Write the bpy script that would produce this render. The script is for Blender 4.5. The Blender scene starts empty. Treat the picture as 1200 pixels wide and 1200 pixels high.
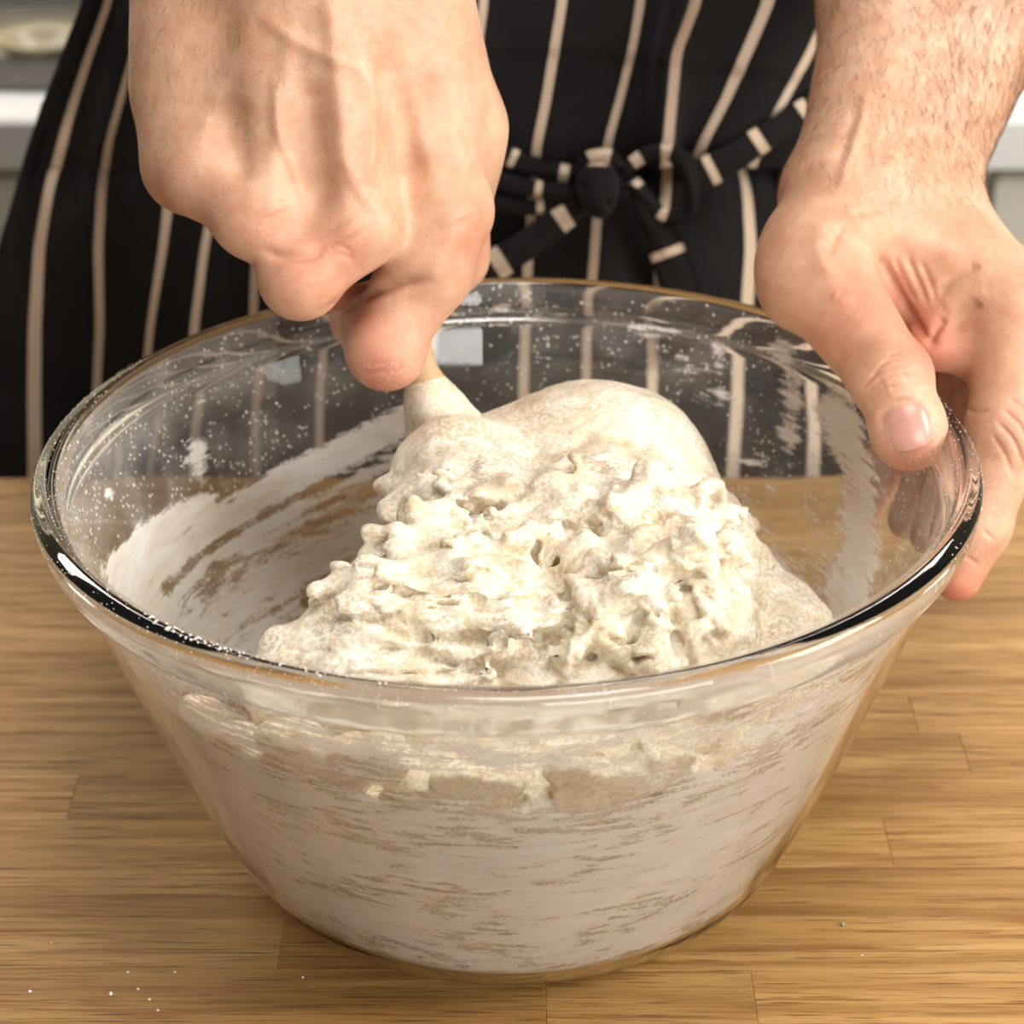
import bpy, math, os
import numpy as np
from mathutils import Vector, Matrix
QUICK = os.environ.get('QUICK', '')
# ------------------------------------------------------------------ camera, world, lights, exposure
sc = bpy.context.scene
D_, A_, P_, F_, XO, H = .7, math.radians(26.367), math.radians(27.494), 2737.7, .0, .140
CAM = np.array([XO, -D_*math.cos(A_), H-.006+D_*math.sin(A_)])
FW = np.array([0, math.cos(P_), -math.sin(P_)]); UP = np.array([0, math.sin(P_), math.cos(P_)]); RT = np.array([1., 0, 0])
cd = bpy.data.cameras.new('camera'); co = bpy.data.objects.new('camera', cd); sc.collection.objects.link(co)
co.location = CAM; co.rotation_euler = (math.pi/2-P_, 0, 0)
cd.sensor_width = 36; cd.lens = F_/1200*36; cd.clip_start = .01
cd.dof.use_dof = True; cd.dof.focus_distance = .66; cd.dof.aperture_fstop = 15
sc.camera = co
sc.view_settings.view_transform = 'Standard'; sc.view_settings.look = 'None'; sc.view_settings.gamma = 1
sc.view_settings.use_curve_mapping = False; sc.view_settings.exposure = -.01
sc.cycles.max_bounces = 16; sc.cycles.transmission_bounces = 14; sc.cycles.transparent_max_bounces = 16
sc.cycles.glossy_bounces = 6; sc.cycles.diffuse_bounces = 4; sc.cycles.sample_clamp_indirect = 6
wd = bpy.data.worlds.new('world'); sc.world = wd; wd.use_nodes = True
wd.node_tree.nodes['Background'].inputs[0].default_value = (1.0, .95, .88, 1); wd.node_tree.nodes['Background'].inputs[1].default_value = .17

def area(name, loc, target, size, power, col):
    l = bpy.data.lights.new(name, 'AREA'); l.shape = 'RECTANGLE'; l.size, l.size_y = size; l.energy = power; l.color = col
    o = bpy.data.objects.new(name, l); sc.collection.objects.link(o); o.location = loc
    o.rotation_euler = (Vector(target)-Vector(loc)).to_track_quat('-Z', 'Y').to_euler(); return o
area('window_light', (.86, -.24, .56), (.05, 0, .08), (.42, .5), 9.2, (1, .975, .93))
area('ceiling_light', (.12, -.30, 1.25), (0, 0, 0), (.5, .5), 9, (1, .96, .91))
area('back_worktop_fill', (-.3, 1.05, 1.0), (-.3, 1.0, 0), (2.2, .25), 22, (1, .97, .93))  # added fill over the back worktop to lift the background, no real fitting
area('front_fill', (.9, -1.9, .62), (0, 0, .1), (1.4, .9), 34, (1, .97, .93))  # added frontal fill behind the camera, brightens the bowl's front wall

def proj(P):
    d = np.asarray(P, float)-CAM; w = d@FW
    return np.stack([600+F_*(d@RT)/w, 600-F_*(d@UP)/w], -1)
def ray(px, py): return FW+RT*(px-600)/F_+UP*(600-py)/F_
def P(px, py, Y):
    d = ray(px, py); t = (Y-CAM[1])/d[1]; return CAM+d*t
def Pz(px, py, z):
    d = ray(px, py); t = (z-CAM[2])/d[2]; return CAM+d*t
rng = np.random.default_rng(7)

# ------------------------------------------------------------------ helpers
col = sc.collection
def link(name, me, mat=None, parent=None):
    o = bpy.data.objects.new(name, me); col.objects.link(o)
    for m in (mat if isinstance(mat, (list, tuple)) else [mat] if mat else []): me.materials.append(m)
    if parent: o.parent = parent; o.matrix_parent_inverse = Matrix.Identity(4); o.location = -Vector(parent.location) if parent.type == 'EMPTY' else (0, 0, 0)
    return o
def mesh(name, V, Fs, mat=None, parent=None, smooth=True):
    me = bpy.data.meshes.new(name); V = np.asarray(V, np.float32)
    if isinstance(Fs, np.ndarray):
        n, k = Fs.shape; me.vertices.add(len(V)); me.vertices.foreach_set('co', V.ravel())
        me.loops.add(n*k); me.loops.foreach_set('vertex_index', Fs.astype(np.int32).ravel())
        me.polygons.add(n); me.polygons.foreach_set('loop_start', np.arange(0, n*k, k, dtype=np.int32))
        me.update(calc_edges=True)
    else:
        me.from_pydata(V.tolist(), [], Fs)
    if smooth: me.polygons.foreach_set('use_smooth', [True]*len(me.polygons))
    me.update(); return link(name, me, mat, parent)
def attr(o, name, vals):
    a = o.data.attributes.new(name, 'FLOAT', 'POINT'); a.data.foreach_set('value', np.asarray(vals, np.float32))
def empty(name, loc=(0, 0, 0)):
    o = bpy.data.objects.new(name, None); col.objects.link(o); o.location = loc; o.empty_display_size = .02; return o
def tag(o, label=None, cat=None, group=None, kind=None):
    if label: o['label'] = label
    if cat: o['category'] = cat
    if group: o['group'] = group
    if kind: o['kind'] = kind
    return o
def box(name, lo, hi, mat, parent=None, ch=.0):
    (a, b, c), (d, e, f) = lo, hi
    if not ch:
        V = [(x, y, z) for z in (c, f) for x, y in ((a, b), (d, b), (d, e), (a, e))]
        return mesh(name, V, [(0, 3, 2, 1), (4, 5, 6, 7)]+[(i, (i+1) % 4, 4+(i+1) % 4, 4+i) for i in range(4)], mat, parent, False)
    V = [(x, y, c) for x, y in ((a, b), (d, b), (d, e), (a, e))]+[(x, y, f-ch) for x, y in ((a, b), (d, b), (d, e), (a, e))]
    V += [(x, y, f) for x, y in ((a+ch, b+ch), (d-ch, b+ch), (d-ch, e-ch), (a+ch, e-ch))]
    Fs = [(0, 3, 2, 1), (8, 9, 10, 11)]+[(k+i, k+(i+1) % 4, k+4+(i+1) % 4, k+4+i) for k in (0, 4) for i in range(4)]
    return mesh(name, V, Fs, mat, parent, False)
def lathe(name, prof, n, mat, parent=None, closed=True, ctr=(0, 0, 0)):
    prof = np.array(prof, float); m = len(prof); t = np.linspace(0, 2*np.pi, n, endpoint=False)
    V = np.stack([np.outer(np.cos(t), prof[:, 0]), np.outer(np.sin(t), prof[:, 0]), np.outer(np.ones(n), prof[:, 1])], -1).reshape(-1, 3)+np.array(ctr)
    i, j = np.meshgrid(np.arange(n), np.arange(m if closed else m-1), indexing='ij'); i2 = (i+1) % n; j2 = (j+1) % m
    Fq = np.stack([i*m+j, i2*m+j, i2*m+j2, i*m+j2], -1).reshape(-1, 4)
    return mesh(name, V, Fq, mat, parent)
def tube(pts, r, n=8):
    pts = np.array(pts, float); r = np.broadcast_to(r, len(pts)); V = []; Fs = []
    for i, p in enumerate(pts):
        t = pts[min(i+1, len(pts)-1)]-pts[max(i-1, 0)]; t /= np.linalg.norm(t)+1e-12
        a = np.cross(t, [0, 0, 1] if abs(t[2]) < .9 else [1, 0, 0]); a /= np.linalg.norm(a); b = np.cross(t, a)
        for k in range(n):
            q = 2*np.pi*k/n; V.append(p+r[i]*(a*np.cos(q)+b*np.sin(q)))
    for i in range(len(pts)-1):
        for k in range(n): Fs.append((i*n+k, i*n+(k+1) % n, (i+1)*n+(k+1) % n, (i+1)*n+k))
    Fs.append(tuple(range(n))[::-1]); Fs.append(tuple((len(pts)-1)*n+k for k in range(n)))
    return V, Fs
def spline(pts, n):
    """Catmull-Rom through rows of pts (any dimension)."""
    p = np.array(pts, float); m = len(p); q = np.vstack([2*p[0]-p[1], p, 2*p[-1]-p[-2]]); t = np.linspace(0, m-1-1e-9, n); i = t.astype(int); f = (t-i)[:, None]
    a, b, c, d = q[i], q[i+1], q[i+2], q[i+3]
    return .5*((2*b)+(c-a)*f+(2*a-5*b+4*c-d)*f**2+(3*b-a-3*c+d)*f**3)

# value noise in numpy
def _h(i, j, k, s):
    n = (i*374761393+j*668265263+k*2147483647+s*974634777) & 0xffffffff
    n = ((n ^ (n >> 13))*1274126177) & 0xffffffff; n = ((n ^ (n >> 16))*2246822519) & 0xffffffff
    return ((n ^ (n >> 15)) & 0xffff)/65535.
def vnoise(p, s=0):
    p = np.asarray(p); i = np.floor(p).astype(np.int64); f = p-i; f = f*f*(3-2*f); r = 0
    for a in (0, 1):
        wa = f[..., 0] if a else 1-f[..., 0]
        for b in (0, 1):
            wb = wa*(f[..., 1] if b else 1-f[..., 1])
            for c in (0, 1): r = r+wb*(f[..., 2] if c else 1-f[..., 2])*_h(i[..., 0]+a, i[..., 1]+b, i[..., 2]+c, s)
    return r
def fbm(p, o=3, s=0):
    r = 0; a = .5; t = 0
    for k in range(o): r = r+a*vnoise(p*2**k, s+k*17); t += a; a *= .5
    return r/t

class SDF:
    def __init__(s, lo, hi, h):
        s.lo = np.array(lo, float); s.h = h; s.n = np.ceil((np.array(hi)-s.lo)/h).astype(int)+1
        s.d = np.full(s.n, 1., np.float32); s.ax = [s.lo[i]+h*np.arange(s.n[i]) for i in range(3)]
    def win(s, lo, hi, m):
        a = np.clip(np.floor((np.array(lo)-m-s.lo)/s.h).astype(int), 0, s.n); b = np.clip(np.ceil((np.array(hi)+m-s.lo)/s.h).astype(int)+1, 0, s.n)
        if (b <= a).any(): return None, None
        sl = tuple(slice(a[i], b[i]) for i in range(3))
        return sl, [s.ax[0][sl[0]][:, None, None], s.ax[1][sl[1]][None, :, None], s.ax[2][sl[2]][None, None, :]]
    def put(s, sl, d, k, sub=False):
        e = s.d[sl]
        if sub:
            d = -d
            h = np.clip(k-np.abs(e-d), 0, None)/k if k else 0; s.d[sl] = np.maximum(e, d)+h*h*k*.25
        else:
            h = np.clip(k-np.abs(e-d), 0, None)/k if k else 0; s.d[sl] = np.minimum(e, d)-h*h*k*.25
    def cone(s, a, b, ra, rb=None, k=.004, sub=False):
        rb = ra if rb is None else rb; a = np.array(a, float); b = np.array(b, float); R = max(ra, rb)
        sl, (x, y, z) = s.win(np.minimum(a, b)-R, np.maximum(a, b)+R, k+3*s.h) if s.win(np.minimum(a, b)-R, np.maximum(a, b)+R, k+3*s.h)[0] else (None, (0, 0, 0))
        if sl is None: return
        ab = b-a; L = ab@ab+1e-12
        t = np.clip(((x-a[0])*ab[0]+(y-a[1])*ab[1]+(z-a[2])*ab[2])/L, 0, 1)
        d = np.sqrt((x-a[0]-t*ab[0])**2+(y-a[1]-t*ab[1])**2+(z-a[2]-t*ab[2])**2)-(ra+(rb-ra)*t)
        s.put(sl, d.astype(np.float32), k, sub)
    def ell(s, c, r, k=.004, M=None, sub=False):
        c = np.array(c, float); r = np.array(r, float); R = r.max()
        sl, g = s.win(c-R, c+R, k+3*s.h)
        if sl is None: return
        x, y, z = g[0]-c[0], g[1]-c[1], g[2]-c[2]
        if M is not None:
            M = np.array(M); x, y, z = M[0][0]*x+M[0][1]*y+M[0][2]*z, M[1][0]*x+M[1][1]*y+M[1][2]*z, M[2][0]*x+M[2][1]*y+M[2][2]*z
        q = np.sqrt((x/r[0])**2+(y/r[1])**2+(z/r[2])**2); q2 = np.sqrt((x/r[0]**2)**2+(y/r[1]**2)**2+(z/r[2]**2)**2)+1e-9
        s.put(sl, (q*(q-1)/q2).astype(np.float32), k, sub)
    def chain(s, pts, rs, k=.004, sub=False):
        for i in range(len(pts)-1): s.cone(pts[i], pts[i+1], rs[i], rs[i+1], k, sub)
    def tri(s, A, V):
        q = np.clip((V-s.lo)/s.h, 0, s.n-1.001); i = q.astype(int); f = (q-i).astype(np.float32); r = 0
        for a in (0, 1):
            for b in (0, 1):
                for c in (0, 1):
                    w = (f[:, 0] if a else 1-f[:, 0])*(f[:, 1] if b else 1-f[:, 1])*(f[:, 2] if c else 1-f[:, 2]); r = r+w*A[i[:, 0]+a, i[:, 1]+b, i[:, 2]+c]
        return r
    def nrm(s, V):
        e = s.h; N = np.stack([s.tri(s.d, V+np.eye(3)[k]*e)-s.tri(s.d, V-np.eye(3)[k]*e) for k in range(3)], 1); return N/(np.linalg.norm(N, axis=1)[:, None]+1e-9)
    def hit(s, px, py, lo=.3, st=.0005, n=1100):
        d = ray(px, py); d = d/np.linalg.norm(d); T = lo+st*np.arange(n); p = CAM+d*T[:, None]; ok = ((p > s.lo+s.h) & (p < s.lo+s.h*(s.n-2))).all(1)
        v = np.where(ok, s.tri(s.d, p), 1); k = np.argmax(v < 0)
        return p[k] if v[k] < 0 else None
    def net(s):
        F = s.d; F[0] = F[-1] = 1; F[:, 0] = F[:, -1] = 1; F[:, :, 0] = F[:, :, -1] = 1
        S = F < 0; nx, ny, nz = F.shape; c = np.zeros((nx-1, ny-1, nz-1), np.int8)
        for a in (0, 1):
            for b in (0, 1):
                for e in (0, 1): c += S[a:nx-1+a, b:ny-1+b, e:nz-1+e]
        I = np.argwhere((c > 0) & (c < 8)); idx = np.full(c.shape, -1, np.int32); idx[I[:, 0], I[:, 1], I[:, 2]] = np.arange(len(I))
        acc = np.zeros((len(I), 3)); cnt = np.zeros(len(I)); cor = [(a, b, e) for a in (0, 1) for b in (0, 1) for e in (0, 1)]
        val = {q: F[I[:, 0]+q[0], I[:, 1]+q[1], I[:, 2]+q[2]] for q in cor}
        for q in cor:
            for ax in range(3):
                if q[ax]: continue
                r = list(q); r[ax] = 1; r = tuple(r); v0, v1 = val[q], val[r]; m = (v0 < 0) != (v1 < 0)
                t = np.where(m, v0/np.where(m, v0-v1, 1), 0); p = np.repeat(np.array([q], float), len(I), 0); p[:, ax] = t
                acc[m] += p[m]; cnt[m] += 1
        V = s.lo+s.h*(I+acc/cnt[:, None]); Q = []
        for ax in range(3):
            sl0 = [slice(None)]*3; sl1 = [slice(None)]*3; sl0[ax] = slice(0, -1); sl1[ax] = slice(1, None)
            A = S[tuple(sl0)]; E = np.argwhere(A != S[tuple(sl1)]); u, w = (ax+1) % 3, (ax+2) % 3
            flip = ~A[E[:, 0], E[:, 1], E[:, 2]]; quad = []
            for du, dw in ((0, 0), (1, 0), (1, 1), (0, 1)):
                e = E.copy(); e[:, u] -= du; e[:, w] -= dw; quad.append(idx[e[:, 0], e[:, 1], e[:, 2]])
            q = np.stack(quad, 1); q = np.where(flip[:, None], q[:, ::-1], q); Q.append(q)
        Q = np.concatenate(Q); Q = Q[(Q >= 0).all(1)]; return V, Q

def subdivide(V, Q):
    E = np.sort(np.concatenate([Q[:, [k, (k+1) % 4]] for k in range(4)]), 1); E, inv = np.unique(E, axis=0, return_inverse=True); inv = inv.reshape(4, -1)
    n, m = len(V), len(E); V2 = np.concatenate([V, V[E].mean(1), V[Q].mean(1)]); c = n+m+np.arange(len(Q)); e = [n+inv[k] for k in range(4)]
    return V2, np.concatenate([np.stack([Q[:, k], e[k], c, e[(k+3) % 4]], 1) for k in range(4)])
def sculpt(V, N, marks):
    """marks: (points in px, width px, height m): raised or pressed lines on the side of the surface that faces out"""
    U = proj(V); fc = np.clip(((CAM-V)*N).sum(1)/np.linalg.norm(CAM-V, axis=1)*3, 0, 1); D = np.zeros(len(V))
    for pts, w, h in marks:
        p = spline(pts, 4*len(pts)) if len(pts) > 2 else np.array(pts, float)
        lo, hi = p.min(0)-3*w, p.max(0)+3*w; m = np.where((U[:, 0] > lo[0]) & (U[:, 0] < hi[0]) & (U[:, 1] > lo[1]) & (U[:, 1] < hi[1]))[0]
        if not len(m): continue
        u = U[m]; best = np.full(len(m), 1e9); cum = 0; par = np.zeros(len(m)); L = np.linalg.norm(np.diff(p, axis=0), axis=1); tot = L.sum()+1e-9
        for a, b, l in zip(p[:-1], p[1:], L):
            ab = b-a; t = np.clip(((u-a)@ab)/(ab@ab+1e-9), 0, 1); d = np.linalg.norm(u-a-t[:, None]*ab, axis=1); k = d < best; par[k] = (cum+t[k]*l)/tot; best = np.minimum(best, d); cum += l
        taper = np.clip(np.minimum(par, 1-par)*5+.25, 0, 1); D[m] += h*taper*np.exp(-(best/w)**2)*fc[m]
    return V+N*D[:, None]
# node helper
class NT:
    def __init__(s, name):
        s.m = bpy.data.materials.new(name); s.m.use_nodes = True; s.t = s.m.node_tree; s.t.nodes.clear()
        s.out = s.n('ShaderNodeOutputMaterial')
    def n(s, ty, ins=None, **kw):
        x = s.t.nodes.new(ty)
        for k, v in kw.items(): setattr(x, k, v)
        for k, v in (ins or {}).items():
            i = x.inputs[k]
            if isinstance(v, bpy.types.NodeSocket): s.t.links.new(v, i)
            else: i.default_value = v
        return x
    def bsdf(s, **ins):
        b = s.n('ShaderNodeBsdfPrincipled', {k.replace('_', ' '): v for k, v in ins.items()}); s.t.links.new(b.outputs[0], s.out.inputs[0]); return b
    def coord(s, k='Object'): return s.n('ShaderNodeTexCoord').outputs[k]
    def mapping(s, v, scale=(1, 1, 1), loc=(0, 0, 0)): return s.n('ShaderNodeMapping', {'Vector': v, 'Scale': scale, 'Location': loc}).outputs[0]
    def noise(s, v, sc_, det=3, rough=.5, dist=0): return s.n('ShaderNodeTexNoise', {'Vector': v, 'Scale': sc_, 'Detail': det, 'Roughness': rough, 'Distortion': dist}).outputs[0]
    def ramp(s, f, *st):
        r = s.n('ShaderNodeValToRGB', {'Fac': f}); e = r.color_ramp.elements
        while len(e) < len(st): e.new(.5)
        for i, (p, c) in enumerate(st): e[i].position = p; e[i].color = (*c, 1) if len(c) == 3 else c
        return r.outputs[0]
    def mix(s, f, a, b, bt='MIX'):
        x = s.n('ShaderNodeMix', data_type='RGBA', blend_type=bt)
        for i, v in ((0, f), (6, a), (7, b)):
            if isinstance(v, bpy.types.NodeSocket): s.t.links.new(v, x.inputs[i])
            else: x.inputs[i].default_value = (*v, 1) if isinstance(v, tuple) and len(v) == 3 else v
        return x.outputs[2]
    def math(s, op, a, b=0., c=0., clamp=False):
        x = s.n('ShaderNodeMath', operation=op, use_clamp=clamp)
        for i, v in enumerate((a, b, c)):
            if isinstance(v, bpy.types.NodeSocket): s.t.links.new(v, x.inputs[i])
            else: x.inputs[i].default_value = v
        return x.outputs[0]
    def bump(s, h, st=.5, dist=.001, nrm=None):
        ins = {'Height': h, 'Strength': st, 'Distance': dist}
        if nrm: ins['Normal'] = nrm
        return s.n('ShaderNodeBump', ins).outputs[0]
    def at(s, name): return s.n('ShaderNodeAttribute', attribute_name=name).outputs['Fac']
def lin(r, g, b): return tuple(((c/255+.055)/1.055)**2.4 if c > 10 else c/255/12.92 for c in (r, g, b))
def rgba(c): return (*c, 1)
def plain(name, c, rough=.5, nz=.06, scale=30, **kw):
    t = NT(name); v = t.noise(t.coord(), scale, 4)
    c2 = tuple(max(0, x*(1-nz*2)) for x in c); cc = t.ramp(v, (.3, c2), (.7, c))
    t.bsdf(Base_Color=cc, Roughness=rough, **kw); return t.m

# ------------------------------------------------------------------ materials
def m_wood():
    t = NT('oak_wood'); oi = t.n('ShaderNodeObjectInfo'); rnd = oi.outputs['Random']
    off = t.n('ShaderNodeCombineXYZ', {'X': t.math('MULTIPLY', rnd, 7.3), 'Y': t.math('MULTIPLY', rnd, 31.7), 'Z': t.math('MULTIPLY', rnd, 3.1)}).outputs[0]
    v = t.n('ShaderNodeVectorMath', {0: t.coord(), 1: off}, operation='ADD').outputs[0]
    broad = t.noise(t.mapping(v, (6, 70, 70)), 1, 4, .6, 1.2)
    streak = t.noise(t.mapping(v, (16, 520, 520)), 1, 5, .65, .6)
    pores = t.noise(t.mapping(v, (40, 1300, 1300)), 1, 2, .5)
    c = t.ramp(broad, (.22, lin(140, 96, 46)), (.42, lin(180, 135, 74)), (.6, lin(202, 158, 94)), (.8, lin(219, 180, 117)))
    c = t.mix(t.ramp(streak, (.40, (1, 1, 1)), (.47, (0, 0, 0))), c, lin(160, 112, 58)); 
    c = t.mix(t.math('MULTIPLY', t.ramp(pores, (.32, (1, 1, 1)), (.42, (0, 0, 0))), .85), c, lin(104, 66, 28))
    knot = t.noise(t.mapping(v, (28, 60, 60)), 1, 2, .5)
    c = t.mix(t.math('MULTIPLY', t.ramp(knot, (.70, (0, 0, 0)), (.78, (1, 1, 1))), .55), c, lin(168, 106, 46))
    c = t.mix(1., c, t.ramp(rnd, (0, (.70, .66, .60)), (1, (1.0, 1., 1.))), 'MULTIPLY')
    h = t.math('ADD', streak, t.math('MULTIPLY', pores, .8))
    t.bsdf(Base_Color=c, Roughness=t.ramp(streak, (.3, (.62, .62, .62)), (.7, (.42, .42, .42))), Normal=t.bump(h, .5, .0006)); return t.m
def m_glass():
    t = NT('clear_glass'); t.bsdf(Base_Color=(.985, .995, .99, 1), Roughness=.0, IOR=1.5, Transmission_Weight=1.); return t.m
def m_skin(name, base, red, dark):
    t = NT(name); v = t.coord()
    n1 = t.noise(v, 60, 4, .6); n2 = t.noise(v, 260, 3, .6)
    c = t.mix(t.ramp(n1, (.35, (0, 0, 0)), (.7, (1, 1, 1))), base, dark)
    c = t.mix(t.math('MULTIPLY', t.ramp(n2, (.45, (0, 0, 0)), (.75, (1, 1, 1))), .25), c, red)
    c = t.mix(t.at('red'), c, red)
    fl = t.math('MULTIPLY', t.at('flour'), t.ramp(t.noise(v, 900, 3, .7), (.56, (0, 0, 0)), (.64, (1, 1, 1))))
    c = t.mix(fl, c, (.85, .8, .74))
    pore = t.n('ShaderNodeTexVoronoi', {'Vector': v, 'Scale': 1300., 'Randomness': 1.}).outputs[0]
    wr = t.noise(t.mapping(v, (500, 500, 900)), 1, 3, .6)
    b = t.bump(pore, .18, .0004); b = t.bump(wr, .22, .0005, b); b = t.bump(n1, .25, .0015, b)
    t.bsdf(Base_Color=c, Roughness=.48, Normal=b, Subsurface_Weight=.25, Subsurface_Radius=(1, .35, .18, ), Subsurface_Scale=.006, Specular_IOR_Level=.4); return t.m
def m_cloth():
    t = NT('striped_apron_cloth'); u = t.at('stripe'); w = t.at('half')
    s = t.math('ABSOLUTE', t.math('SUBTRACT', u, t.math('ROUND', u)))
    nz = t.math('MULTIPLY', t.math('SUBTRACT', t.noise(t.coord(), 900, 2), .5), .012)
    m = t.math('LESS_THAN', t.math('ADD', s, nz), w)
    v = t.coord(); tw = t.n('ShaderNodeTexWave', {'Vector': v, 'Scale': 320., 'Distortion': 1.5, 'Detail': 2.}, wave_type='BANDS', bands_direction='DIAGONAL').outputs[1]
    n = t.noise(v, 22, 4); blk = t.ramp(n, (.3, (.0075, .0072, .0078)), (.75, (.017, .0155, .0155)))
    c = t.mix(m, blk, lin(208, 188, 166))
    t.bsdf(Base_Color=c, Roughness=.9, Normal=t.bump(t.math('ADD', tw, t.math('MULTIPLY', n, 2)), .3, .0005), Sheen_Weight=.06, Specular_IOR_Level=.15); return t.m
def m_dough():
    t = NT('raw_dough'); v = t.coord(); n = t.noise(v, 90, 5, .6, .4); f = t.noise(v, 700, 4, .65)
    c = t.ramp(n, (.3, lin(196, 175, 138)), (.52, lin(218, 202, 171)), (.72, lin(233, 223, 201)))
    c = t.mix(t.math('MULTIPLY', t.at('dry'), t.ramp(f, (.42, (0, 0, 0)), (.6, (1, 1, 1)))), c, lin(248, 243, 234))
    b = t.bump(n, .4, .003); b = t.bump(f, .3, .0007, b)
    t.bsdf(Base_Color=c, Roughness=.75, Normal=b, Subsurface_Weight=.2, Subsurface_Radius=(1, .7, .45), Subsurface_Scale=.004, Specular_IOR_Level=.3); return t.m
def m_film():
    t = NT('flour_smear'); v = t.coord('Object'); cov = t.at('cover'); th = t.at('theta'); zz = t.at('height'); dot = t.at('dots')
    uv = t.n('ShaderNodeCombineXYZ', {'X': th, 'Y': zz, 'Z': 0.}).outputs[0]
    st = t.noise(t.mapping(uv, (70, 420, 1)), 1, 5, .62, .5)
    fine = t.noise(v, 800, 4, .7); big = t.noise(t.mapping(uv, (30, 75, 1)), 1, 4, .6, .8)
    nn = t.math('ADD', t.math('ADD', t.math('MULTIPLY', st, .7), t.math('MULTIPLY', fine, .3)), t.math('MULTIPLY', big, .5))   # mean about .75
    a = t.math('SUBTRACT', t.math('ADD', t.math('MULTIPLY', nn, 2.4), cov), 1.8+.5)
    a = t.math('MULTIPLY', t.math('ADD', a, .12), 3.2, clamp=True)
    a = t.math('MULTIPLY', a, .97)
    vo = t.n('ShaderNodeTexVoronoi', {'Vector': v, 'Scale': 850.}); sz = t.n('ShaderNodeSeparateColor', {'Color': vo.outputs['Color']}).outputs[0]
    spot = t.math('LESS_THAN', vo.outputs['Distance'], t.math('MULTIPLY', t.math('POWER', sz, 2.2), .5))
    patch = t.ramp(t.noise(v, 55, 3, .6), (.42, (0, 0, 0)), (.62, (1, 1, 1)))
    spot = t.math('MULTIPLY', spot, t.math('GREATER_THAN', t.math('MULTIPLY', dot, t.math('ADD', patch, .25)), t.n('ShaderNodeSeparateColor', {'Color': vo.outputs['Color']}).outputs[1]))
    haze = t.math('MULTIPLY', t.math('MULTIPLY', dot, .13), t.math('ADD', patch, .4))
    a = t.math('MAXIMUM', t.math('MAXIMUM', a, t.math('MULTIPLY', spot, .85)), t.math('ADD', haze, t.at('veil')), clamp=True)
    c = t.mix(t.ramp(t.math('ADD', t.math('MULTIPLY', st, .5), t.math('MULTIPLY', big, .5)), (.38, (0, 0, 0)), (.6, (1, 1, 1))), lin(240, 228, 210), lin(254, 251, 246))
    df = t.n('ShaderNodeBsdfDiffuse', {'Color': c, 'Normal': t.bump(nn, .3, .0012)}); tr = t.n('ShaderNodeBsdfTranslucent', {'Color': c})
    s = t.n('ShaderNodeMixShader', {0: .14, 1: df.outputs[0], 2: tr.outputs[0]}); tp = t.n('ShaderNodeBsdfTransparent')
    o = t.n('ShaderNodeMixShader', {0: a, 1: tp.outputs[0], 2: s.outputs[0]}); t.t.links.new(o.outputs[0], t.out.inputs[0]); return t.m
WOOD, GLASS, CLOTH, DOUGH, FILM = m_wood(), m_glass(), m_cloth(), m_dough(), m_film()
SKIN = m_skin('warm_skin', lin(215, 174, 145), lin(196, 116, 94), lin(190, 143, 112))
NAIL = plain('nail', lin(206, 150, 134), .28, .05, 80)
HAIR = plain('arm_hair_brown', lin(96, 62, 34), .5)
SPOON = plain('pale_spoon_wood', lin(205, 172, 128), .6, .1, 60)
FLOUR = plain('loose_flour', lin(246, 240, 230), .9)
WHITE = plain('white_laminate', lin(226, 224, 220), .35, .02)
CAB = plain('cream_cabinet_paint', lin(214, 207, 194), .45, .02, 8)
STEEL = plain('brushed_grey_steel', lin(128, 124, 122), .35, .1, 20, Metallic=.8)
WALLM = plain('cream_wall_paint', lin(222, 210, 176), .8, .03, 6)
FLOORM = plain('grey_floor_tile', lin(150, 142, 130), .5, .08, 4)
SHIRT = plain('black_shirt_cloth', (.012, .012, .013), .9)
CERAM = plain('beige_glazed_ceramic', lin(160, 146, 118), .3, .1, 20)
BOARD = plain('mustard_wood', lin(196, 160, 92), .5, .1, 30)

# ------------------------------------------------------------------ worktop of staves
EDGE = Pz(600, 560, 0)[1]
wt = empty('worktop', (0, EDGE-.31, -.038)); tag(wt, 'oak worktop glued up from narrow staves under the glass bowl', 'worktop')
rowpx = [1200, 1137, 1072, 1012, 960]
ry = [Pz(600, y, 0)[1] for y in rowpx]; wrow = (ry[4]-ry[1])/3
ys = sorted([ry[1]+wrow*k for k in range(-9, 30) if -.36 < ry[1]+wrow*k < EDGE-.006]+[EDGE, -.36])
def joint(px, py): return Pz(px, py, 0)[0]
fixed = {}
for px, py in ((1040, 985), (883, 1160), (85, 935), (1130, 880), (640, 1190), (330, 1100)): fixed.setdefault(int((Pz(px, py, 0)[1]-ry[1])/wrow//1), []).append(joint(px, py))
for r in range(len(ys)-1):
    k = int(((ys[r]+ys[r+1])/2-ry[1])//wrow); xs = sorted(fixed.get(k, [])) or [rng.uniform(-.45, .45)]
    while xs[0] > -1.1: xs.insert(0, xs[0]-rng.uniform(.34, .55))
    while xs[-1] < 1.1: xs.append(xs[-1]+rng.uniform(.34, .55))
    xs[0], xs[-1] = -1.2, 1.2
    for a, b in zip(xs[:-1], xs[1:]): box('stave', (a, ys[r], -.038), (b, ys[r+1], 0), WOOD, wt, .00022)

isl = empty('island_cabinet', (0, -.05, -.9)); tag(isl, 'cream painted base cabinet carrying the oak worktop', 'cabinet')
box('carcass', (-1.15, -.32, -.82), (1.15, EDGE-.03, -.0385), CAB, isl); box('plinth', (-1.12, -.27, -.9), (1.12, EDGE-.08, -.82), STEEL, isl)
for i in range(4): box('door', (-1.14+i*.572, -.342, -.80), (-1.14+i*.572+.56, -.3205, -.06), CAB, isl, .003)

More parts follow.
